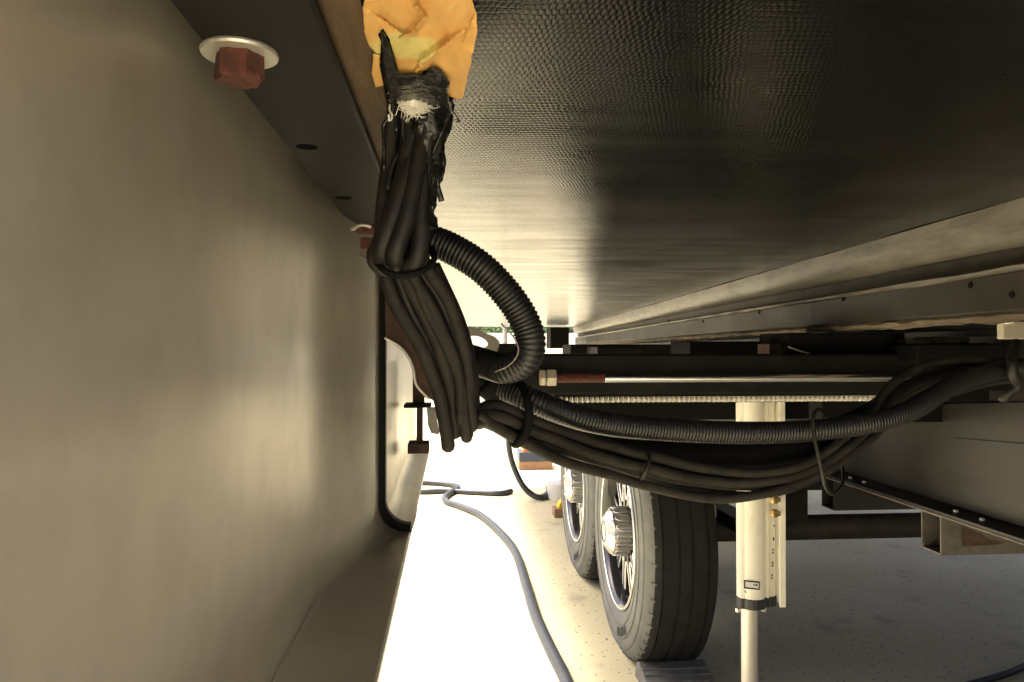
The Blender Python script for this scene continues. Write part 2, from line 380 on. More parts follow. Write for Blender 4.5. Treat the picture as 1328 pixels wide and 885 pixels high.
# the skirt: near panel, rubber seal and a second panel, each an L in section
UF = -0.241; XF = -0.0544
def section(xw, fil, inset=0.0, t=0.0, wav=0.0):
    """inside face from the top down the wall, round the corner, along the flange to its edge"""
    pts = [(xw + inset, .2), (xw + inset, .08), (xw + inset, -.05), (xw + inset, UF + fil + inset)]
    for k in range(1, 9):
        a = math.pi/2 * k / 8
        pts.append((xw + inset + fil - fil*math.cos(a), UF + inset + fil - fil*math.sin(a)))
    pts += [((xw + XF)/2, UF + inset), (XF - .002, UF + inset), (XF, UF + inset - .002), (XF, UF - .008)]
    return pts
def skirt_strip(name, ys, f, m, thick=.005):
    rings = []
    for y in ys:
        pts = f(y); inner = [Vector((x, y, H + u)) for x, u in pts]
        outer = [Vector((x - thick if u > UF + .02 else x, y, H + u - (0 if u > UF + .02 else thick))) for x, u in pts]
        outer[-1] = Vector((XF - thick, y, H + UF - .008))
        rings.append(inner + list(reversed(outer)))
    return MB().loft(rings).build(name, m, slide, smooth=True)
def near_sec(y):
    k = max(0, min(1, (y - .68) / .31)); k = k*k*(3-2*k); k2 = max(0, min(1, (y - .86) / .13))
    dx = .0016 * noise.noise(Vector((y * 6, 1, 0)))
    return section(-.130 + .033 * k + dx, .0045 + .030 * k2 * k2)
skirt_strip('skirt_panel', [S_Y0 + .02 + (1.012 - S_Y0 - .02) * i / 70 for i in range(71)], near_sec, M['skirt'])
skirt_strip('rubber_seal', [.998, 1.0, 1.016, 1.018], lambda y: section(-.097, .034, .0085 if .999 < y < 1.017 else .006), M['seal'], .012)
skirt_strip('skirt_panel', [1.019 + .85 * i / 20 for i in range(21)], lambda y: section(-.0885 + .004 * noise.noise(Vector((y*5,4,0))), .034, 0), M['skirt'])
# raised caulk line in the crease of the near panel
cl = [Vector((-.1285 + .0012*noise.noise(Vector((y*30,0,0))), y, H + UF + .002)) for y in [S_Y0 + .05 + i * .012 for i in range(44)]]
MB().tube(cl, [.0011 + .0009*abs(noise.noise(Vector((i*.5,0,0)))) for i in range(len(cl))], 6).build('caulk_bead', M['skirt'], slide, smooth='all')

# slide arm: tube, rod, thread, nuts and gear rack
YA = 1.15
def AX(px, Y=YA): return I(px, 455, Y).x
def AZ(py, Y=YA): return I(900, py, Y).z
arm = MB().box(AX(600), AX(1225), YA, YA + .065, AZ(512), AZ(459)).build('slide_arm', M['blacksteel'], slide, bevel=.004)
YR = YA - .018
MB().lathe([(0,.0062),(.5,.0062)], (AX(783,YR), YR, AZ(491,YR)), 24).build('cylinder_rod', M['chromerod'], slide, smooth=True)
x0, x1 = AX(719,YR), AX(784,YR); prof = []
n = 34
for i in range(n*2 + 1): prof.append((x0 + (x1-x0)*i/(n*2), .0082 if i % 2 else .0072))
MB().lathe(prof, (0, YR, AZ(489.5,YR)), 20).build('threaded_end', M['rust'], slide, smooth=True)
for a, b_, rr in ((700, 707, .0135), (708.5, 721, .0142)):
    MB().lathe([(AX(a,YR),rr*.9),(AX(a+1,YR),rr),(AX(b_-1,YR),rr),(AX(b_,YR),rr*.9)], (0, YR, AZ(489.5,YR)), 48, 'X', hexr).build('lock_nut', M['plastic'], slide, smooth=True)
tooth = MB(); xs = AX(728); pitch = (AX(1000) - AX(900)) / (100/6.45); k = 0
zt, zb = AZ(514.5, YA), AZ(522.0, YA)
MB().box(AX(718), AX(1180), YA + .0285, YA + .034, AZ(524), AZ(512)).build('dark_rack_backing', M['deepblack'], slide)  # black strip added so the gaps between the teeth read dark
rackbar = MB().box(AX(718), AX(1180), YA + .004, YA + .028, AZ(514.4), AZ(511.5)).build('rack_bar', M['deepblack'], slide)
while xs < AX(1172):
    a, b_, c, d = xs + pitch*.2, xs + pitch*.3, xs + pitch*.46, xs + pitch*.04
    tooth.loft([[(a, y, zt), (b_, y, zt), (c, y, zb), (d, y, zb)] for y in (YA + .004, YA + .028)]); xs += pitch
tooth.build('gear_teeth', M['rack'], rackbar)
tag(bpy.data.objects['gear_teeth'], kind='stuff')
# end bracket of the arm with an oval opening
br_out = [(600,424),(612,424),(628,431),(642,437),(648,443),(647,450),(643,461),(634,461),(628,455),(612,455),(600,455)]
br_in = [(620 + 12.5*math.cos(a), 443.5 + 7*math.sin(a) + .25*12.5*math.cos(a)) for a in [2*math.pi*k/18 for k in range(18)]]
plate2d('arm_bracket', [[(x, -y) for x, y in br_out], [(x, -y) for x, y in br_in]], 6, lambda x, y, d: I(x, -y, YA - .012 + d * .001), M['bracket'], slide)
MB().box(AX(640), AX(672), YA - .01, YA + .05, AZ(463), AZ(446)).build('arm_clamp', M['deepblack'], slide, bevel=.002)
# gusset behind the cables
gus = [(499,352),(500,438),(508,443),(519,450),(529,462),(536,478),(539,497),(548,508),(558,518),(582,528),(590,480),(576,430),(556,380),(530,352)]
gp = plate2d('gusset_plate', [[(x, -y) for x, y in gus]], 2, lambda x, y, d: I(x, -y, .60 + d * .001), M['rustplate'], slide)
MB().tube(spline([I(x, y, .597) for x, y in ((499,438),(508,443),(519,450),(529,462),(536,478),(539,497),(549,510),(557,518))], .002), .0013, 8).build('bright_edge', M['zinc'], gp, smooth='all')
# latch hardware at the end of the skirt
YL = 1.30
lt = MB().box(I(541,0,YL).x, I(549,0,YL).x, YL, YL+.02, I(0,586,YL).z, I(0,528,YL).z).build('latch_bar', M['rustplate'], slide, bevel=.002)
MB().box(I(530,0,YL).x, I(557,0,YL).x, YL-.01, YL+.04, I(0,594,YL).z, I(0,580,YL).z).build('latch_foot', M['rustplate'], lt, bevel=.002)
MB().box(I(526,0,YL).x, I(560,0,YL).x, YL-.03, YL+.03, I(0,531,YL).z, I(0,526.5,YL).z).build('latch_shelf', M['deepblack'], lt, bevel=.001)
MB().box(I(536,0,YL).x, I(551,0,YL).x, YL, YL+.03, I(0,527,YL).z, I(0,470,YL).z).build('latch_housing', M['rustplate'], lt, bevel=.002)
strap = [(553,528),(566,528),(567,545),(570,560),(569,564),(559,562),(555,552)]
plate2d('latch_strap', [[(x, -y) for x, y in strap]], 3, lambda x, y, d: I(x, -y, YL - .03 + d*.001), M['bracket'], lt)

# ------------------------------------------------------------------ trailer
trailer = thing('travel_trailer', (1.9, 1.0, 0), 'travel trailer underbody with black chassis, tandem wheels, axle and cream jack leg', 'trailer')
T_Y1 = 5.2; T_X1 = 2.95
MB().box(.84, T_X1, -4.0, T_Y1, H + .206, H + 2.5).build('body_shell', M['siding'], trailer, bevel=.02)
# profiled sill along the opening
def sill(name, prof, m, y0, y1, n=60, rag=0.0, seed=0):
    rings = []
    for i in range(n + 1):
        y = y0 + (y1 - y0) * i / n; r = []
        for k, (dx, u) in enumerate(prof):
            e = rag * noise.noise(Vector((y * 24, k * 3.1, seed)))
            r.append((XT(y) + dx + e * .4, y, H + u + e))
        rings.append(r)
    return MB().loft(rings).build(name, m, trailer, smooth=True)
y0, y1 = -.5, 5.1
wip = [(-.002,.1625)] + [(.016 - .016*math.cos(a)*1.0 + .001, .14 + .021*math.cos(a*1.0)) for a in [0,.3,.6,.9,1.2]] + [(.009,.122),(.014,.1175),(.024,.1165),(.028,.13),(.02,.16)]
sill('wiper_trim', [(0,.1605),(.001,.150),(.0035,.138),(.008,.127),(.014,.1195),(.022,.116),(.034,.1155),(.034,.1605)], M['trimgrey'], y0, y1, 90, .0012, 1)
sill('trim_groove', [(.031,.1150),(.031,.094),(.05,.092),(.05,.1150)], M['trimdark'], y0, y1, 20)
sill('trim_bead', [(.030,.0965),(.014,.0945),(.008,.0915),(.009,.0885),(.014,.0865),(.03,.0862)], M['trimgrey'], y0, y1, 120, .0022, 2)
fasc = sill('fascia_board', [(.0145,.0858),(.0145,.046),(.017,.0435),(.05,.0435),(.05,.0858)], M['board'], y0, y1, 50, .0008, 3)
sill('splintered_sill', [(.019,.0433),(.0165,.0395),(.019,.0345),(.06,.0335),(.06,.0433)], M['splinter'], y0, y1, 260, .0045, 4)
for (px, py) in ((1313,382),(1259,370),(1094,388),(985,405),(867,417),(912,417)):
    # screw sunk in the fascia: intersect the view ray with the board's face
    d = I(px, py, 1.0) - Vector((0,0,H)); yy = (.556 + .0145) / (d.x - .056)
    q = I(px, py, yy)
    sc = MB().lathe([(-.0018,.0018),(-.0018,.0034),(-.0004,.0042),(.003,.0042)], (q.x, q.y, q.z), 14).build('screw_head', M['deepblack'], fasc, smooth=True)
d = I(1160,314,1.0) - Vector((0,0,H)); yy = (.556 + .004) / (d.x - .056); q = I(1160,314,yy)
MB().lathe([(-.003,.001),(-.0022,.003),(.002,.0034)], (q.x, q.y, q.z), 14).build('screw_head', M['zinc'], fasc, smooth=True)
# underbelly with timber edge
mb = MB()
v = [(XT(-4.0)+.25, -4.0), (T_X1, -4.0), (T_X1, T_Y1), (XT(T_Y1)+.055, T_Y1)]
mb.add([(x, y, H + .034) for x, y in v] + [(x, y, H + .2) for x, y in v], [(0,1,2,3),(4,7,6,5),(0,4,5,1),(1,5,6,2),(2,6,7,3),(3,7,4,0)])
mb.build('underbelly', M['deepblack'], trailer)
# unseen box added ahead of the slide-out to darken the underside
MB().box(.74, T_X1, -4.0, -.62, .36, H + .030).build('light_blocker', M['siding'], trailer, bevel=.01)
# hangers and bits between sill and arm
def blk(name, px0, px1, py0, py1, Y, dy, m, bev=.002, par=None):
    a = I(px0, py1, Y); b_ = I(px1, py0, Y)
    return MB().box(a.x, b_.x, Y, Y + dy, a.z, b_.z).build(name, m, par or trailer, bevel=bev)
blk('hanger_or_filler', 1023, 1174, 432, 461, 1.19, .12, M['deepblack'])
blk('hanger_or_filler', 895, 998, 443, 460, 1.30, .12, M['deepblack'])
blk('hanger_or_filler', 740, 1030, 447, 463, 1.6, .12, M['deepblack'])  # long black block added to darken the pale gap above the arm
blk('hanger_or_filler', 775, 833, 450, 461, 1.45, .12, M['blacksteel'])
blk('hanger_or_filler', 714, 738, 425, 452, 4.6, .2, M['deepblack'])
blk('hanger_or_filler', 1190, 1300, 447, 470, 1.10, .08, M['deepblack'])
blk('shim', 1174, 1209, 440, 446, 1.17, .06, M['splinter'], .001)
blk('shim', 1213, 1258, 437, 453, 1.16, .06, M['splinter'], .002)
blk('shim', 998, 1023, 446, 460, 1.22, .05, M['rustplate'], .001)
blk('bracket', 1301, 1345, 417, 440, .90, .012, M['plastic'], .002)
blk('bracket', 1262, 1345, 409, 411.5, .93, .01, M['white'], .001)
blk('plastic_clip', 1306, 1315, 411, 420, .895, .01, M['white'], .001)
MB().tube([I(1022,450,1.17), I(1036,455,1.17), I(1050,459,1.17)], .0012, 8).build('wire_clip', M['zinc'], trailer)
# outer sleeve that the arm slides into, and the cylinder barrel
MB().box(AX(1212), .86, YA - .03, YA + .095, H - .082, H + .012).build('arm_sleeve', M['deepblack'], trailer, bevel=.003)
MB().lathe([(0,.02),(.14,.02)], (AX(1200,YR), YR - .012, AZ(491,YR)), 28).build('cylinder_barrel', M['deepblack'], trailer, smooth=True)
MB().box(.24, .848, 1.62, 1.68, H - .155, H - .045).build('dark_filler_bar', M['deepblack'], trailer, bevel=.003)  # black bar added to keep the gap behind the arm dark
blk('dark_filler_plate', 1066, 1235, 512, 549, 1.28, .05, M['deepblack'])  # black plate added to cover the brightly lit web beside the sleeve
# main frame rail: I-section
XR, UR = .85, -.2865
fr = MB()
ys = [-3.8 + .2*i for i in range(44)]
def rail_sec(y):
    return [(x, y, H + u) for x, u in ((XR,UR),(XR+.10,UR),(XR+.10,UR+.006),(XR+.056,UR+.007),(XR+.056,.024),(XR+.10,.025),(XR+.10,.0335),(XR,.0335),(XR,.025),(XR+.048,.024),(XR+.048,UR+.009),(XR+.046,UR+.0075),(XR,UR+.005))]
fr.loft([rail_sec(y) for y in ys]); rail = fr.build('frame_rail', M['frame'], trailer)
# doubler plate on the web, with a slot, and bright screw tips along the flange
XD = XR + .040
def onweb(px, py, X):
    d = I(px, py, 1.0) - Vector((0,0,H)); return I(px, py, X / d.x)
def web_plate(name, pts, m, X, t=.0055):
    a = [onweb(px, py, X) for px, py in pts]
    MB().loft([a, [q + Vector((t, 0, 0)) for q in a]]).build(name, m, rail)
web_plate('stiffener_rib', [(1236,568),(1340,577),(1340,581),(1236,570)], M['frame'], XD - .004, .004)
web_plate('doubler_plate', [(1340,522),(1228,524),(1150,530),(1010,545),(1010,598),(1085,612),(1160,611),(1240,613),(1340,628)], M['frame'], XD)
for px, py in ((1102,622),(1120,628),(1239,666),(1273,677)):
    q = onweb(px, py, XR + .02); MB().box(q.x, q.x + .006, q.y, q.y + .006, H + UR + .004, H + UR + .010).build('screw_tip', M['white'], rail, bevel=.001)
# pale strip along the flange edge, its lit glint put into the colour
MB().box(XR - .002, XR + .001, -1.0, 4.8, H + UR - .003, H + UR - .0005).build('flange_glint', M['galv'], rail)
MB().box(.60, .852, 1.60, 1.62, H + UR - .03, H + UR + .0).build('tie_tab', M['rust'], rail) if False else None
q = I(1078, 630, 1.30)
# crossmembers hanging below the rail
def cross(y0, m, uo=.0725):
    t = .003; x0, x1 = XR + .005, T_X1 - .1; z1 = H + UR - .0035; z0 = H + UR - uo; dy = .055
    o = [(y0,z0),(y0+dy,z0),(y0+dy,z1),(y0,z1)]; i_ = [(y0+t,z0+t),(y0+dy-t,z0+t),(y0+dy-t,z1-t),(y0+t,z1-t)]
    c = MB()
    for (A, B) in ((o, None), (i_, None)): c.loft([[(x, y, z) for y, z in A] for x in (x0, x1)], True, False)
    for x in (x0, x1):
        b = len(c.v); c.add([(x, y, z) for y, z in o] + [(x, y, z) for y, z in i_], [(k, (k+1) % 4, 4 + (k+1) % 4, 4 + k) for k in range(4)])
    return c.build('crossmember', m, trailer)
cross(1.60, M['frame']); cm = cross(1.235, M['galv'])
rp = [(1248,683),(1262,688),(1276,694),(1284,700),(1305,704),(1305,703.5),(1290,707),(1248,709)]
plate2d('rust_patch', [[(x, -y) for x, y in rp]], 1, lambda x, y, d: I(x, -y, 1.2345 - d*.0006), M['rustplate'], cm)
# plate beside the first crossmember (dark, above the axle)
blk('spring_hanger', 1016, 1048, 600, 676, 1.72, .05, M['blacksteel'], .003)
# axle and suspension
Y1, Y2, XW, RT = 2.10, 2.84, .468, .352
for ya in (Y1, Y2):
    MB().lathe([(.66,.036),(2.75,.036)], (0, ya, RT), 28).build('axle', M['axle'], trailer, smooth=True)
    MB().lathe([(.64,.02),(.64,.075),(.70,.075),(.715,.05),(.72,.03)], (0, ya, RT), 28).build('brake_drum', M['blacksteel'], trailer, smooth=True)
for k in range(4):
    MB().box(.735, .79, Y1 - .33 + .04*k, Y1 + .33 - .04*k, RT + .045 + .009*k, RT + .053 + .009*k).build('leaf_spring', M['blacksteel'], trailer)
MB().box(.73, .80, Y1 - .38, Y1 - .32, RT + .03, H + UR).build('spring_hanger', M['blacksteel'], trailer, bevel=.004)
MB().box(.73, .80, Y1 + .32, Y1 + .40, RT + .03, H + UR).build('spring_hanger', M['blacksteel'], trailer, bevel=.004)
blk('brake_fitting', 921, 929, 655, 672, 1.9, .02, M['plastic'], .001)
MB().lathe([(-.008,.012),(.0,.016),(.012,.016),(.018,.01)], tuple(I(926, 648, 1.9)), 16, 'Z').build('grease_cap', M['deepblack'], trailer, smooth=True)
# wheel arch liner above the tyres
MB().box(.50, .845, Y1 - .45, Y2 + .45, H - .10, H - .095).build('wheel_arch', M['deepblack'], trailer)

# ---- wheels
W_T = .195
def make_wheel():
    root = bpy.data.objects.new('wheel', None); root.location = Vector((XW, Y1, RT)) - wloc(trailer); root.empty_display_size = .1
    link(root, trailer); c = Vector((XW, Y1, RT))
    prof = [(.030,.205),(.012,.212),(.004,.222),(.0,.245),(-.004,.275),(-.002,.300),(.004,.318),(.010,.328),(.016,.3345),(.022,.341)]
    side_n = len(prof)
    tread = []
    gx = [.022,.038,.039,.043,.044,.078,.079,.084,.085,.111,.112,.117,.118,.151,.152,.156,.157,W_T-.022]
    for x in gx:
        deep = any(a <= x <= b for a, b in ((.039,.043),(.079,.084),(.112,.117),(.152,.156)))
        crown = .3505 - .0035*((x - W_T/2)/(W_T/2))**2 - .0025*(abs(x - W_T/2)/(W_T/2))**6
        tread.append((x, crown - (.0035 if deep else 0)))
    inner = [(W_T-.022,.341),(W_T-.012,.330),(W_T-.002,.30),(W_T+.002,.27),(W_T,.24),(W_T-.012,.212),(W_T-.03,.205)]
    t = MB().lathe([(.034,.205)] + prof[0:] + tread[1:] + inner, c, 120, caps=False)
    tyre = t.build('tyre', M['tyre'], root, smooth=True)
    tyre.data.materials.append(M['sidewall'])
    for p in tyre.data.polygons:
        if p.center.x < .0205 and p.center.yz.length < .342: p.material_index = 1
    # shoulder lugs
    lug = MB()
    for k in range(52):
        th = 2*math.pi*k/52 + .02*math.sin(k*7)
        def pt(x, r, a): return c + Vector((x, r*math.cos(a), r*math.sin(a)))
        a0, a1 = th, th + 2*math.pi/52*.16
        lug.loft([[pt(.013,.331,a), pt(.022,.339,a), pt(.028,.343,a), pt(.0225,.3445,a), pt(.0135,.3365,a)] for a in (a0, (a0+a1)/2, a1)])
    tag(lug.build('shoulder_lugs', M['sidewall'], tyre), kind='stuff')
    rb = MB()
    for rr, ax in ((.252,-.0016),(.287,-.0042),(.314,.002)):
        rings = []
        for k in range(97):
            th = 2*math.pi*k/96
            rings.append([c + Vector((ax + dx, (rr+dr)*math.cos(th), (rr+dr)*math.sin(th))) for dx, dr in ((.002,-.002),(-.0016,0),(.002,.002))])
        rb.loft(rings, True, False)
    rb.build('sidewall_rib', M['sidewall'], tyre, smooth=True)
    # raised lettering round the lower sidewall
    vs, fs = text_mesh('SAILUN', .034, .0012)
    for base in (R(-112), R(68)):
        lb = MB(); out = []
        for q in vs:
            a = base + q.x / .272; r = .268 + (q.y if True else 0) * 1.0
            # seen from outside (-X) with the letter tops towards the tread
            out.append(c + Vector((-.0052 - q.z * .6 - .0006, r*math.cos(a), r*math.sin(a))))
        lb.add(out, fs); lb.build('sidewall_lettering', M['letter'], tyre)
    # rim: barrel, lip, face with machined window edges
    MB().lathe([(.038,.204),(.018,.205),(.012,.211),(.006,.213),(.003,.209),(.006,.203),(.018,.197),(.04,.190),(.05,.188)], c, 96, caps=False).build('rim_lip', M['rimblack'], root, smooth=True)
    MB().lathe([(.0045,.2075),(.0015,.210),(.0015,.2125),(.0045,.215)], c, 96, caps=False).build('rim_edge', M['rimsilver'], root, smooth=True)
    rim = MB().lathe([(.20,.186),(.05,.1885),(.046,.180),(.050,.150),(.040,.10),(.034,.07),(.034,.01)], c, 96).build('rim', M['rimblack'], root, smooth=True)
    N = 12
    for k in range(N):
        th = 2*math.pi*k/N
        loop = []
        for s_, r_ in ((-1,.182),(-1,.165),(-.92,.14),(-.8,.115),(-.55,.096),(0,.090),(.55,.096),(.8,.115),(.92,.14),(1,.165),(1,.182)):
            half = math.pi/N * .70
            a = th + s_*half; dep = .046 + (r_ - .09) * .05 - .012
            loop.append(c + Vector((dep, r_*math.cos(a), r_*math.sin(a))))
        lp = spline(loop, .008)
        MB().tube(lp, .0036, 6).build('machined_edge', M['rimsilver'], rim, smooth='all')
    for k in range(N):
        th = 2*math.pi*(k+.5)/N; rings = []
        for r_ in (.07,.10,.13,.16,.188):
            hw = math.pi/N*.26*.14; dep = .034 + max(0, r_-.09)*.05 - .003
            e = Vector((0,-math.sin(th),math.cos(th))); o_ = Vector((0,math.cos(th),math.sin(th)))
            q = c + o_*r_
            rings.append([q + e*hw*1.3 + Vector((dep+.02,0,0)), q + e*hw + Vector((dep,0,0)), q - e*hw + Vector((dep,0,0)), q - e*hw*1.3 + Vector((dep+.02,0,0))])
        MB().loft(rings).build('spoke', M['rimblack'], rim)
    # chromed hub cover: eight-sided nose over a fluted skirt
    def oct_(a, r, th):
        if a < -.015:
            k = (th % (math.pi/4)) - math.pi/8
            return (math.cos(math.pi/8) / math.cos(k))
        return 1 - .03*abs(math.sin(th*8))
    hub = MB().lathe([(.036,.070),(.01,.0675),(-.004,.066),(-.014,.065),(-.016,.0652),(-.030,.046),(-.0335,.040),(-.034,.037),(-.032,.034),(-.032,.004)], c, 128, 'X', oct_).build('hub_cover', M['hubchrome'], root, smooth=True)
    for k in range(16):
        th = 2*math.pi*k/16; lp = []
        for s_, a in ((-1,.03),(-1,.008),(-.8,-.002),(0,-.010),(.8,-.002),(1,.008),(1,.03)):
            aa = th + s_*math.pi/16*.55; rr = .0675 + a*.06
            lp.append(c + Vector((a, rr*math.cos(aa), rr*math.sin(aa))))
        MB().tube(spline(lp, .005), .0016, 6).build('flute', M['rimsilver'], hub, smooth='all')
    em = []
    for k in range(33):
        th = 2*math.pi*k/32; em.append(c + Vector((-.0333, .029*math.cos(th), .029*math.sin(th))))
    MB().tube(em, .0017, 6).build('emblem_ring', M['rimblack'], hub, smooth='all')
    return root
wh = make_wheel()
def copy_tree(o, parent):
    c = o.copy(); COL.objects.link(c); c.parent = parent
    for ch in list(o.children): copy_tree(ch, c)
    return c
w2 = copy_tree(wh, trailer); w2.location = wh.location + Vector((0, Y2 - Y1, 0))

# ---- levelling jack
YJ = 1.55
def JX(px): return I(px, 700, YJ).x
def JZ(py): return I(982, py, YJ).z
xa, xb = JX(960), JX(1008); xm = JX(981); zt = H - .105; zb = JZ(777)
def jack_sec(z):
    P_ = []
    y = YJ
    pts = [(xa, .022), (xa, .006), (xa+.004, .002), (xa+.012, .000), (xa+.015, .006), (xa+.020, .006)]
    for k in range(9):
        a = math.pi * (k/8); pts.append((xm - .004 - math.cos(a)*.0235, .006 - math.sin(a)*.017))
    pts += [(xm+.0235, .006), (xm+.027, .001), (xm+.030, .006), (xb, .012), (xb, .022)]
    return [(x, YJ + d, z) for x, d in pts]
jk = MB().loft([jack_sec(zt), jack_sec(zb)]).build('jack_leg', M['jack'], trailer, smooth=True)
MB().box(xb - .004, xb + .009, YJ - .022, YJ - .016, zb - .012, zt).build('jack_fin', M['jack'], jk, bevel=.001)
MB().box(xb + .0045, xb + .0085, YJ - .016, YJ + .04, zb - .012, zt).build('jack_fin', M['jack'], jk, bevel=.001)
for k, py in enumerate((682,698,700,713,717,730,734,746,750)):
    q = I(1004 - (py-682)*.04, py, YJ - .0225)
    MB().box(q.x-.0014, q.x+.0014, q.y-.0006, q.y+.001, q.z-.002, q.z+.002).build('punch_mark', M['ink'], jk)
for py in (648, 666):
    q = I(1004, py, YJ - .03); mbx = MB().lathe([(-.008,.0085),(.0,.0095),(.008,.0085)], tuple(q), 6, 'Z'); mbx.box(q.x-.006, q.x+.012, q.y-.006, q.y+.008, q.z-.005, q.z+.005); mbx.build('hose_fitting', M['brass'], jk, bevel=.001)
# black collar below, following the same section a little proud
def grow(sec, e):
    cx = sum(p[0] for p in sec)/len(sec); cy = YJ + .02
    return [(cx + (x-cx)*(1+e), cy + (y-cy)*(1+e), z) for x, y, z in sec]
MB().loft([grow(jack_sec(zb + .001), .06), grow(jack_sec(zb - .021), .06)]).build('collar', M['jackband'], jk, bevel=.001)
for px in (957, 990):
    q = I(px + 2, 790, YJ); MB().lathe([(0,.006),(-.008,.006),(-.009,.004)], (q.x, YJ + .008, zb - .021), 6, 'Z').build('collar_bolt', M['zinc'], jk)
MB().lathe([(zb - .02, .0175), (.02, .0175)], (JX(976), YJ + .02, 0), 32, 'Z').build('ram', M['jackrod'], jk, smooth=True)
MB().lathe([(.0,.11),(.006,.112),(.012,.10),(.02,.04),(.05,.03)], (JX(976), YJ + .02, 0), 40, 'Z').build('foot_pad', M['jackrod'], jk, smooth=True)
# sticker: dark border, white field, small dark mark
def on_jack(px, py, e): return I(px, py, YJ - .0115 - e)
def quad(name, x0, x1, y0, y1, e, m):
    pts = [on_jack(x0,y1,e), on_jack(x1,y1+2,e), on_jack(x1,y0+2,e), on_jack(x0,y0,e)]
    MB().loft([pts, [q + Vector((0,.0006,0)) for q in pts]]).build(name, m, jk)
quad('sticker_border', 965, 985.5, 752.5, 763.5, .0004, M['ink'])
quad('sticker_field', 966.8, 984, 754.5, 761.5, .001, M['sticker'])
quad('sticker_mark', 977, 979.5, 757, 759, .0016, M['ink']); quad('sticker_mark', 980.2, 982.6, 756.5, 759.5, .0016, M['ink'])
MB().tube(spline([I(966,766,YJ-.012), I(967.5,769,YJ-.012)], .001), .0012, 6).build('scratch', M['ink'], jk)

# ------------------------------------------------------------------ torn kraft paper in the hole
def torn(name, outline, u, m, label, amp=.004, seed=0, ridge=None):
    bm = bmesh.new()
    # ragged outline
    P_ = []
    for i, a in enumerate(outline):
        b = outline[(i+1) % len(outline)]; L = math.hypot(b[0]-a[0], b[1]-a[1]); n = max(1, int(L/4))
        for k in range(n):
            t = k/n; e = 1.0*noise.noise(Vector((a[0]+(b[0]-a[0])*t, a[1]+(b[1]-a[1])*t, seed))*.35)
            P_.append((a[0]+(b[0]-a[0])*t + e*1.2, a[1]+(b[1]-a[1])*t + e))
    vs = [bm.verts.new((x, y, 0)) for x, y in P_]; bm.faces.new(vs)
    bmesh.ops.triangulate(bm, faces=bm.faces[:])
    for _ in range(7):
        es = [e for e in bm.edges if e.calc_length() > 3.2]
        if es: bmesh.ops.subdivide_edges(bm, edges=es, cuts=1); bmesh.ops.triangulate(bm, faces=bm.faces[:])
    for v in bm.verts:
        px, py = v.co.x, v.co.y
        h = amp * (.5*noise.noise(Vector((px*.02, py*.02, seed))) + .25*abs(noise.noise(Vector((px*.045, py*.045, seed+5)))) - .2)
        if ridge:
            for (x0, y0, x1, y1, hh, wd) in ridge:
                dx, dy = x1-x0, y1-y0; L2 = dx*dx+dy*dy; t = max(0, min(1, ((px-x0)*dx+(py-y0)*dy)/L2))
                d = math.hypot(px-x0-t*dx, py-y0-t*dy); sgn = ((px-x0)*dy-(py-y0)*dx)
                h -= hh * math.exp(-(d/wd)**2) * (1 if sgn > 0 else .25)
        q = G(px, py, H + u + h); v.co = q
    o_ = bpy.data.meshes.new(name); c0 = G(outline[0][0], outline[0][1], H + u)
    for v in bm.verts: v.co -= c0
    bmesh.ops.recalc_face_normals(bm, faces=bm.faces); bm.to_mesh(o_); bm.free()
    o = bpy.data.objects.new(name, o_); o.location = c0; o.data.materials.append(m); link(o)
    o_.polygons.foreach_set('use_smooth', [True]*len(o_.polygons))
    sol = o.modifiers.new('thick', 'SOLIDIFY'); sol.thickness = .0007; sol.offset = 0
    return o
main = [(476,-30),(471,10),(472,40),(478,58),(487,68),(493,72),(494,55),(490,45),(496,36),(505,50),(512,75),(518,100),(530,101),(546,100),(549,92),(557,88),(566,90),(574,96),(580,104),(582,110),(577,118),(584,125),(592,128),(600,127),(603,112),(608,92),(614,65),(619,42),(618,22),(613,2),(610,-30)]
o = torn('torn_paper', main, .1545, M['kraft'], '', .007, 3, [(542,92,548,80,.004,3),(548,80,580,58,.005,3.2),(580,58,602,40,.0035,3.2),(533,-8,540,10,.004,3.5),(540,10,549,22,.005,3.5),(549,22,536,40,.0045,3.5),(536,40,522,46,.003,4),(492,22,520,42,-.003,9),(604,44,615,20,-.002,8)])
tag(o, 'torn orange-brown kraft paper hanging from the hole in the woven underside', 'paper')
o2 = torn('torn_paper_strip', [(484,70),(493,72),(492,84),(497,110),(487,113),(482,95)], .1535, M['kraft'], '', .003, 9)
tag(o2, 'small narrow strip of brown paper beside the timber joist', 'paper')
# black tarry patch behind the cables, standing in for the dark hole
o3 = torn('dark_hole_patch', [(494,40),(500,46),(518,98),(548,98),(560,88),(572,92),(584,108),(580,120),(586,140),(597,158),(580,170),(562,176),(540,180),(512,170),(505,120),(498,80)], .153, M['tar'], '', .012, 21)
tag(o3, 'ragged black tarry patch standing in for the dark hole round the cables', 'dark patch')

# ------------------------------------------------------------------ cables
def wire(pts, r, m, name, label, group=None, cat='cable', n=10, step=.004, wob=.0010, seed=0):
    P_ = spline([I(*p) for p in pts], step)
    P_ = [p + noise.noise_vector(p * 28 + Vector((seed*9.1, 0, 0))) * wob + noise.noise_vector(p * 9 + Vector((seed*4.7, 5, 0))) * wob * 3.2 for p in P_]
    c0 = P_[0].copy()
    o = MB().tube(P_, r, n).build(name, m, None, smooth='all', origin=c0)
    return tag(o, label, cat, group)
def conduit(pts, r, label, pitch=.0033, name='corrugated_conduit'):
    P_ = spline([I(*p) for p in pts], pitch/4)
    rad = [(r[0] + (r[1] - r[0]) * min(1, 1.6 * i / len(P_))) * (1.0, .965, .89, .965)[i % 4] for i in range(len(P_))]
    o = MB().tube(P_, rad, 22).build(name, M['conduit'], None, smooth='all', origin=P_[0].copy())
    return tag(o, label, 'conduit')
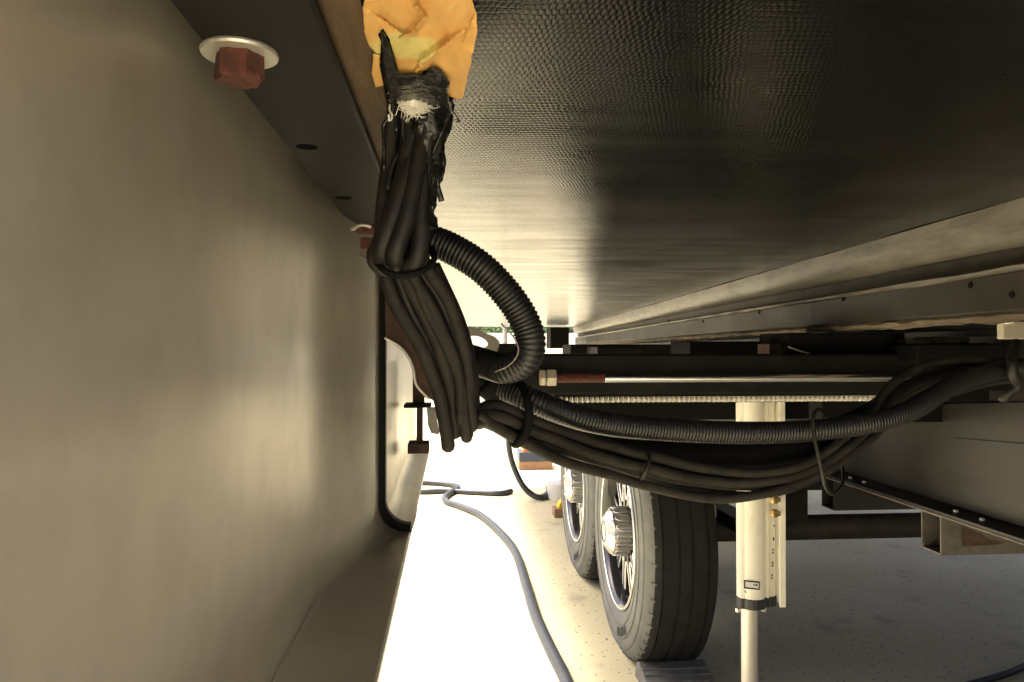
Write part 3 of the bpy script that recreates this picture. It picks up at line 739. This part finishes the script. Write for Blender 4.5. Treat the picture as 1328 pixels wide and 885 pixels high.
c1 = conduit([(535,312,.57),(556,312,.56),(584,322,.555),(624,347,.55),(658,382,.55),(681,418,.55),(688,448,.55),(678,470,.555),(655,478,.565),(630,472,.585),(606,464,.61),(592,464,.635),(594,480,.665),(620,492,.668),(650,503,.655),(690,519,.64),(735,537,.64),(790,550,.655),(860,557,.67),(940,561,.68),(1010,561,.69),(1080,556,.695),(1140,546,.70),(1185,531,.71),(1215,512,.725),(1245,495,.75),(1300,480,.78),(1400,470,.80),(1450,440,.90),(1462,420,1.0)], (.0122, .0102),
        'long black corrugated conduit looping beside the bundle and sagging under the chrome rod')
seam = spline([I(*p) for p in [(650,420,.543),(668,440,.540),(672,458,.540),(660,474,.541),(640,483,.548)]], .003)
MB().tube(seam, .0006, 6).build('seam', M['bracket'], c1, smooth='all')
wire([(630,492,.66),(680,528,.67),(740,558,.69),(810,578,.71),(880,587,.72),(960,589,.73),(1030,582,.74),(1085,566,.75),(1130,545,.77),(1200,505,.82)], .0175, M['deepblack'], 'rubber_hose',
     'smooth black rubber hose between the sagging conduit and the brown cables', cat='hose', n=16)
# the cables: out of the hole, through the tie, down in a fan, back up and away in a sagging bundle
tops = [(512,150),(522,148),(532,150),(541,152),(550,155),(559,160),(535,158)]
tie = [(497,338),(510,345),(520,348),(530,346),(540,342),(549,336),(535,340)]
mid = [(512,395),(528,398),(543,396),(556,392),(568,386),(578,380),(550,392)]
low = [(566,500),(572,498),(582,496),(592,492),(602,488),(609,484),(597,492)]
bot = [(582,583),(577,560),(590,568),(600,572),(606,566),(614,562),(601,560)]
right_off = [(-14,.0),(-7,.012),(0,-.004),(7,.004),(14,.01),(19,-.002),(3,.016)]
rpath = [(640,540,.575),(700,566,.60),(770,590,.635),(840,607,.66),(920,622,.68),(990,624,.69),(1045,612,.70),(1092,585,.715),(1128,552,.735),(1155,520,.75),(1195,494,.765),(1250,480,.78),(1310,478,.80),(1420,476,.83),(1455,440,.92),(1465,415,1.0)]
fan = [0]*16
for k in range(7):
    yo = .004 * ((k*5) % 3 - 1)
    p = [(tops[k][0]+4, 105, .475+yo), (tops[k][0], tops[k][1], .485+yo), (tops[k][0]-9+k*1.5, 215, .487+yo), (tie[k][0]-2, 290, .482+yo), (tie[k][0], tie[k][1], .49+yo),
         (mid[k][0], mid[k][1], .503+yo), ((mid[k][0]*.5+low[k][0]*.5)+4, (mid[k][1]+low[k][1])/2, .507+yo), (low[k][0], low[k][1], .510+yo),
         (bot[k][0]-1, bot[k][1]-16, .513+yo), (bot[k][0]+1, bot[k][1]-5, .522+yo), (bot[k][0]+5, bot[k][1]-22, .538+yo)]
    for i, (x, y, Y) in enumerate(rpath):
        dy, dY = right_off[k]; ang = fan[i]
        spread = (1.0,.95,.9,1.05,1.1,1.0,.9,1.0,1.1,1.2,1.25,1.1,.7,.6,.5,.5)[i] * (1 + .25*math.sin(k*2.3 + i*.9))
        swap = 1 if i < 7 else (1 if i < 9 else 1)
        p.append((x, y + dy*spread*swap, Y + dY))
    wire(p, (.0048,.0037,.0046,.0041,.0035,.0046,.0037)[k], M['wire' if k % 3 != 1 else 'wiredark'], 'electrical_cable',
         'dusty brown cable running from the torn hole through the sagging bundle', 'cables in the sagging bundle', n=10, seed=k)
# thick stubs of cable folded up above the tie
for k, p in enumerate(([(540,140,.475),(528,215,.468),(511,270,.464),(498,315,.464),(494,334,.468),(503,347,.475),(522,352,.482)],
                       [(548,150,.474),(540,225,.466),(528,280,.461),(516,318,.461),(512,332,.463),(516,342,.470),(530,345,.48)],
                       [(556,160,.476),(550,240,.468),(545,290,.464),(541,325,.463),(533,345,.466),(520,353,.472),(508,351,.48)],
                       [(533,150,.472),(519,225,.470),(504,280,.470),(490,318,.472),(484,332,.476),(490,345,.483),(505,352,.488)])):
    wire(p, .0058, M['wiredark'], 'cable_loop', 'short thick dark cable folded back above the black cable tie', 'folded cables above the tie', n=12, wob=.0012, seed=k+20)
# extra fan cables that pass down on the left and behind
for k, p in enumerate(([(508,350,.50),(520,385,.515),(541,430,.525),(556,475,.53),(570,515,.535),(578,545,.545),(586,530,.57)],
                       [(560,345,.515),(585,395,.53),(601,440,.54),(611,490,.545),(615,530,.55),(622,548,.565),(632,530,.58)])):
    wire(p, .0055, M['wiredark'], 'hanging_cable', 'dark cable hanging at the edge of the drooping fan below the tie', 'cables at the edge of the fan', n=10, seed=40+k)
# tar-smeared sleeve where the cables leave the hole
P_ = spline([I(552,108,.474), I(556,150,.472), I(554,200,.474), I(550,245,.476), I(551,300,.482)], .003)
mb = MB().tube(P_, [.0150 - .0080*i/(len(P_)-1) for i in range(len(P_))], 26)
for v in mb.v:
    v += noise.noise_vector(v * 60) * .004 + noise.noise_vector(v * 170) * .0028
tar = tag(mb.build('tar_sleeve', M['tar'], None, smooth='all', origin=P_[0].copy()), 'glossy lumpy black tar smeared round the cables below the hole', 'sealant')
rs = random.Random(11)
for k in range(16):
    x = 510 + 74 * rs.random(); y = 110 + 40 * rs.random(); yy = .462 + .014 * rs.random(); pts = [(x, y, yy)]
    for q in range(rs.randint(3, 6)):
        x = min(590, max(498, x + rs.gauss(-2, 7))); y += 12 + 16 * rs.random(); yy += rs.gauss(0, .002); pts.append((x, y, yy))
    MB().tube(spline([I(*p) for p in pts], .003), .0008 + .0014 * rs.random(), 6).build('strand', M['tar' if k % 2 else 'wiredark'], tar, smooth='all')
# tuft of white fibreglass
fl = MB()
rnd = random.Random(3)
cen = I(538,128,.452)
for k in range(420):
    d = Vector((rnd.gauss(0,1), rnd.gauss(0,.45), rnd.gauss(0,1))); d = d.normalized() * (rnd.random()**.5)
    a = cen + Vector((d.x*.0105, d.y*.006, d.z*.010)); v1 = Vector((rnd.gauss(0,1), rnd.gauss(0,.6), rnd.gauss(.4,1)))*.0032; v2 = Vector((rnd.gauss(0,1), rnd.gauss(0,.6), rnd.gauss(0,1)))*.0028
    fl.tube([a, a+v1, a+v1+v2], [.00022,.0002,.0001], 3)
tail = [(508,128,.476),(505,142,.474),(509,150,.473),(505,158,.473),(504,148,.473)]
fl.tube(spline([I(*p) for p in tail], .002), .0007, 5); fl.tube(spline([I(525,120,.474), I(514,130,.475), I(508,138,.476)], .002), .001, 5)
tf = MB().lathe([(-.008,.001),(-.006,.0055),(0,.0085),(.006,.0065),(.0085,.001)], tuple(cen + Vector((0,.004,0))), 20, 'Z')
for v in tf.v: v += noise.noise_vector(v*130)*.003
tuft = tf.build('insulation_tuft', M['fluff'], None, smooth='all', origin=cen)
tag(tuft, 'tuft of white fibreglass insulation poking out of the hole', 'insulation')
tag(fl.build('fibre', M['fluff'], tuft), kind='stuff')

# ties
def strap(name, pts, r, m, label, group=None, n=8):
    P_ = spline([I(*p) for p in pts], .003)
    return tag(MB().tube(P_, r, n).build(name, m, None, smooth='all', origin=P_[0].copy()), label, 'cable tie', group)
strap('cable_tie', [(560,322,.50),(563,336,.478),(553,348,.468),(535,356,.463),(512,357,.463),(495,348,.468),(487,335,.48),(500,328,.50)], .0021, M['deepblack'], 'black tie pulled tight round the hanging cables above the fan')
strap('cable_tie', [(676,500,.60),(683,515,.585),(686,535,.578),(685,553,.577),(678,568,.578),(668,576,.59),(665,560,.64),(672,520,.66)], .0036, M['deepblack'], 'broad black tie holding the conduit loop to the brown cables')
strap('cable_tie', [(838,585,.68),(842,593,.640),(841,604,.632),(836,616,.638),(831,620,.66),(834,600,.70)], .0017, M['wire'], 'thin grey tie round the cables in front of the tyre')
strap('cable_tie', [(1070,538,.76),(1062,531,.70),(1055,538,.674),(1055,560,.668),(1060,585,.664),(1066,612,.664),(1072,634,.670),(1082,640,.69),(1094,620,.75),(1085,570,.79),(1072,540,.765)], .0018, M['wiredark'], 'brown tie hanging the conduit and cables from the frame rail')
strap('cable_tie', [(1318,445,.80),(1313,465,.755),(1314,485,.75),(1320,500,.755),(1306,512,.76),(1301,520,.765)], .0055, M['wiredark'], 'wide dark tie gathering the cables where they meet the arm sleeve')
# rusty fittings where beam and cables meet
rb = MB()
rb.lathe([(0,.004),(.02,.004)], tuple(I(462,297,.60)), 10, 'X'); rb.box(I(468,0,.6).x, I(500,0,.6).x, .60, .63, I(0,318,.6).z, I(0,302,.6).z)
ob = rb.build('rusty_clamp', M['rust'], slide, bevel=.001)
MB().tube(spline([I(456,298,.585), I(468,292,.58), I(482,294,.58)], .002), .0016, 6).build('clamp_edge', M['zinc'], ob, smooth='all')
MB().tube(spline([I(466,330,.57), I(480,342,.565), I(497,358,.565), I(503,366,.57)], .002), .0014, 6).build('clamp_edge', M['bracket'], ob, smooth='all')

# ------------------------------------------------------------------ things on the floor
def floor_hose(pts, r, name, label, m='hose'):
    P_ = spline([G(x, y, r) for x, y in pts], .02)
    return tag(MB().tube(P_, r, 12).build(name, M[m], None, smooth='all', origin=P_[0].copy()), label, 'hose')
floor_hose([(760,960),(735,885),(714,842),(694,797),(681,755),(668,716),(648,690),(622,668),(597,657),(580,651),(577,645),(586,638),(594,634),(590,630),(570,627),(540,626),(480,627)], .0175, 'floor_hose', 'long dark hose snaking over the bright concrete beside the wheels')
floor_hose([(480,637),(545,638),(580,637),(620,639),(648,640),(663,637)], .016, 'hose_end', 'short straight end of dark hose lying across the bright concrete')
P_ = spline([I(660,560,4.35), I(660,580,4.35), I(666,605,4.34), I(678,630,4.3), I(692,643,4.28), G(703,645,.02), G(712,638,.02), G(711,632,.02), G(720,627,.02), G(735,626,.02), G(760,630,.02)], .02)
tag(MB().tube(P_, .017, 12).build('supply_cord', M['hose'], None, smooth='all', origin=P_[-1].copy()), 'dark cord hanging down and curling on the floor behind the far wheel', 'cord')
floor_hose([(1240,893),(1275,883),(1310,872),(1345,858),(1400,846)], .009, 'extension_cord', 'thin dark cord on the shaded concrete under the frame rail', 'wiredark')
# stack: plank, blue block, orange pad
a = G(673, 610, 0); b_ = G(717, 610, 0); dy = .24
bl = thing('plank', (a.x, a.y, 0), 'short reddish wooden plank under the blue block on the concrete', 'plank')
z1 = I(690, 599, a.y).z; z2 = I(690, 587, a.y).z; z3 = I(690, 580, a.y).z
MB().box(a.x, b_.x, a.y, a.y + dy, 0.0, z1).build('board', M['plank'], bl, bevel=.003)
MB().lathe([(0,.006),(-.002,.006)], (a.x + .05, a.y, z1/2), 10, 'Y').build('nail_head', M['galv'], bl)
bk = MB().box(a.x + .002, b_.x - .004, a.y + .003, a.y + dy - .003, z1 - .0005, z2).build('levelling_block', M['blue'], None, bevel=.006, origin=(a.x, a.y, z1))
tag(bk, 'dark blue levelling block lying on the wooden plank', 'block')
pad = MB().loft([[(x, y, z) for x, y in ((a.x+.03+i, a.y+.02+i), (b_.x-.06-i, a.y+.02+i), (b_.x-.06-i, a.y+dy-.02-i), (a.x+.03+i, a.y+dy-.02-i))] for z, i in ((z2-.0005,0),(z2+.02,0),(z3,.012))]).build('wheel_chock', M['orange'], None, bevel=.003, origin=(a.x, a.y, z2))
tag(pad, 'orange chock on top of the dark blue block', 'chock')
# block with a yellow chock near the far wheel
a = G(719, 672, 0)
wb = MB().box(a.x, a.x + .22, a.y, a.y + .09, 0, .045).build('wood_block', M['plank'], None, bevel=.003, origin=a); tag(wb, 'small brown wood block under the yellow chock behind the far wheel', 'block')
yc = MB().loft([[(a.x+.02, y, .0445), (a.x+.2, y, .0445), (a.x+.2, y, .12), (a.x+.12, y, .12), (a.x+.03, y, .075)] for y in (a.y+.01, a.y+.085)]).build('wheel_chock', M['yellow'], None, bevel=.004, origin=a)
tag(yc, 'yellow plastic chock on the brown wood block behind the far wheel', 'chock')
q = G(727, 655, 0)
bu = MB().lathe([(0,.075),(.01,.08),(.09,.088),(.096,.092),(.10,.088),(.098,.02)], (q.x + .03, q.y + .16, 0), 32, 'Z').build('bucket', M['white'], None, smooth=True, origin=(q.x+.03, q.y+.16, 0))
tag(bu, 'low white plastic tub on the concrete behind the far wheel', 'tub')
# grey chock against the near tyre
ck = thing('rubber_chock', (XW + .05, Y1 - .33, 0), 'grey ribbed chock wedged against the near tyre', 'chock')
cy = Y1 - .145
rings = [[(XW + x, y, z) for y, z in ((cy, .0), (cy - .17, .0), (cy - .172, .012), (cy - .05, .048), (cy - .028, .052), (cy - .012, .040))] for x in (.02, .20)]
body = MB().loft(rings).build('body', M['chock'], ck, bevel=.004)
for k in range(5):
    y = cy - .155 + k*.022; z = .012 + (y - (cy - .172)) / .122 * .036
    MB().box(XW + .024, XW + .196, y, y + .007, z - .006, z + .004).build('rib', M['chock'], ck, bevel=.001)

# ------------------------------------------------------------------ beyond: white fence, trees, a house porch post
FY = 13.0
fe = thing('picket_fence', (0, FY, 0), 'white vinyl board fence far beyond the end of the slide-out', 'fence')
bd = MB().box(0, .145, 0, .025, .05, 1.18).build('board', M['white'], fe, bevel=.004)
bd.location = (-7, 0, 0)
bd.data.transform(Matrix.Translation(Vector((0, FY, 0))))
for k in range(1, 94):
    c = bd.copy(); COL.objects.link(c); c.parent = fe; c.location = (-7 + k*.15, 0, 0)
for z in (.25, 1.0): MB().box(-7, 7.1, FY + .025, FY + .07, z, z + .09).build('rail', M['white'], fe)
ps = []
for k in range(7):
    MB().box(-6.6 + k*2.2, -6.48 + k*2.2, FY - .06, FY - .002, 0, 1.3).build('post', M['white'], fe, bevel=.01)
pp = I(655, 440, 10.0)
po = thing('metal_post', (pp.x, 10.0, 0), 'slim grey metal post standing in front of the white fence', 'post')
MB().lathe([(0,.032),(1.22,.032),(1.24,.02)], (pp.x, 10.0, 0), 16, 'Z').build('shaft', M['bracket'], po, smooth=True)
MB().lathe([(0,.07),(.012,.07),(.014,.03)], (pp.x, 10.0, 0), 16, 'Z').build('base_plate', M['bracket'], po, smooth=True)
def shrub(x, y, h, wd, seed, label):
    rn = random.Random(seed); t = thing('leafy_shrub', (x, y, 0), label, 'shrub', None)
    tr = MB(); tr.tube([Vector((x,y,0)), Vector((x+.05,y,h*.4)), Vector((x-.03,y+.04,h*.75))], [.06,.045,.02], 8)
    for k in range(5):
        a = rn.random()*6.28; tr.tube([Vector((x,y,h*(.25+.1*k))), Vector((x+math.cos(a)*wd*.5, y+math.sin(a)*wd*.5, h*(.45+.1*k)))], [.025,.01], 6)
    tr.build('trunk', M['bark'], t, smooth='all')
    lf = MB()
    cl = [Vector((x + rn.gauss(0,wd*.42), y + rn.gauss(0,wd*.4), h*(.4 + .6*rn.random()))) for _ in range(26)]
    for k in range(2200):
        c = rn.choice(cl) + Vector((rn.gauss(0,.13), rn.gauss(0,.13), rn.gauss(0,.11)))
        e = Vector((rn.gauss(0,1), rn.gauss(0,1), rn.gauss(0,.6))).normalized(); f = e.cross(Vector((rn.gauss(0,1), rn.gauss(0,1), rn.gauss(0,1)))).normalized()
        L_ = .05 + .05*rn.random(); lf.add([c, c + e*L_*.5 + f*L_*.28, c + e*L_, c + e*L_*.5 - f*L_*.28], [(0,1,2,3)])
    lf.build('crown', M['leaf'], t)
shrub(.2, 15.0, 1.55, .8, 1, 'green leafy shrub rising above the white fence, to the left of the metal post')
shrub(1.05, 15.6, 1.5, .8, 2, 'green leafy shrub behind the white fence in line with the metal post')
shrub(2.3, 15.2, 1.9, .9, 3, 'taller green shrub behind the white fence toward the trailer')
# small board hanging from the rear rim of the slide floor
q0, q1 = I(588,396,4.15), I(614,386,4.15)
hb = plate2d('hanging_board', [[(588,-386),(606,-386),(614,-396),(588,-396)]], 20, lambda x, y, d: I(x, -y, 4.15 + d*.001), M['wood'], slide)
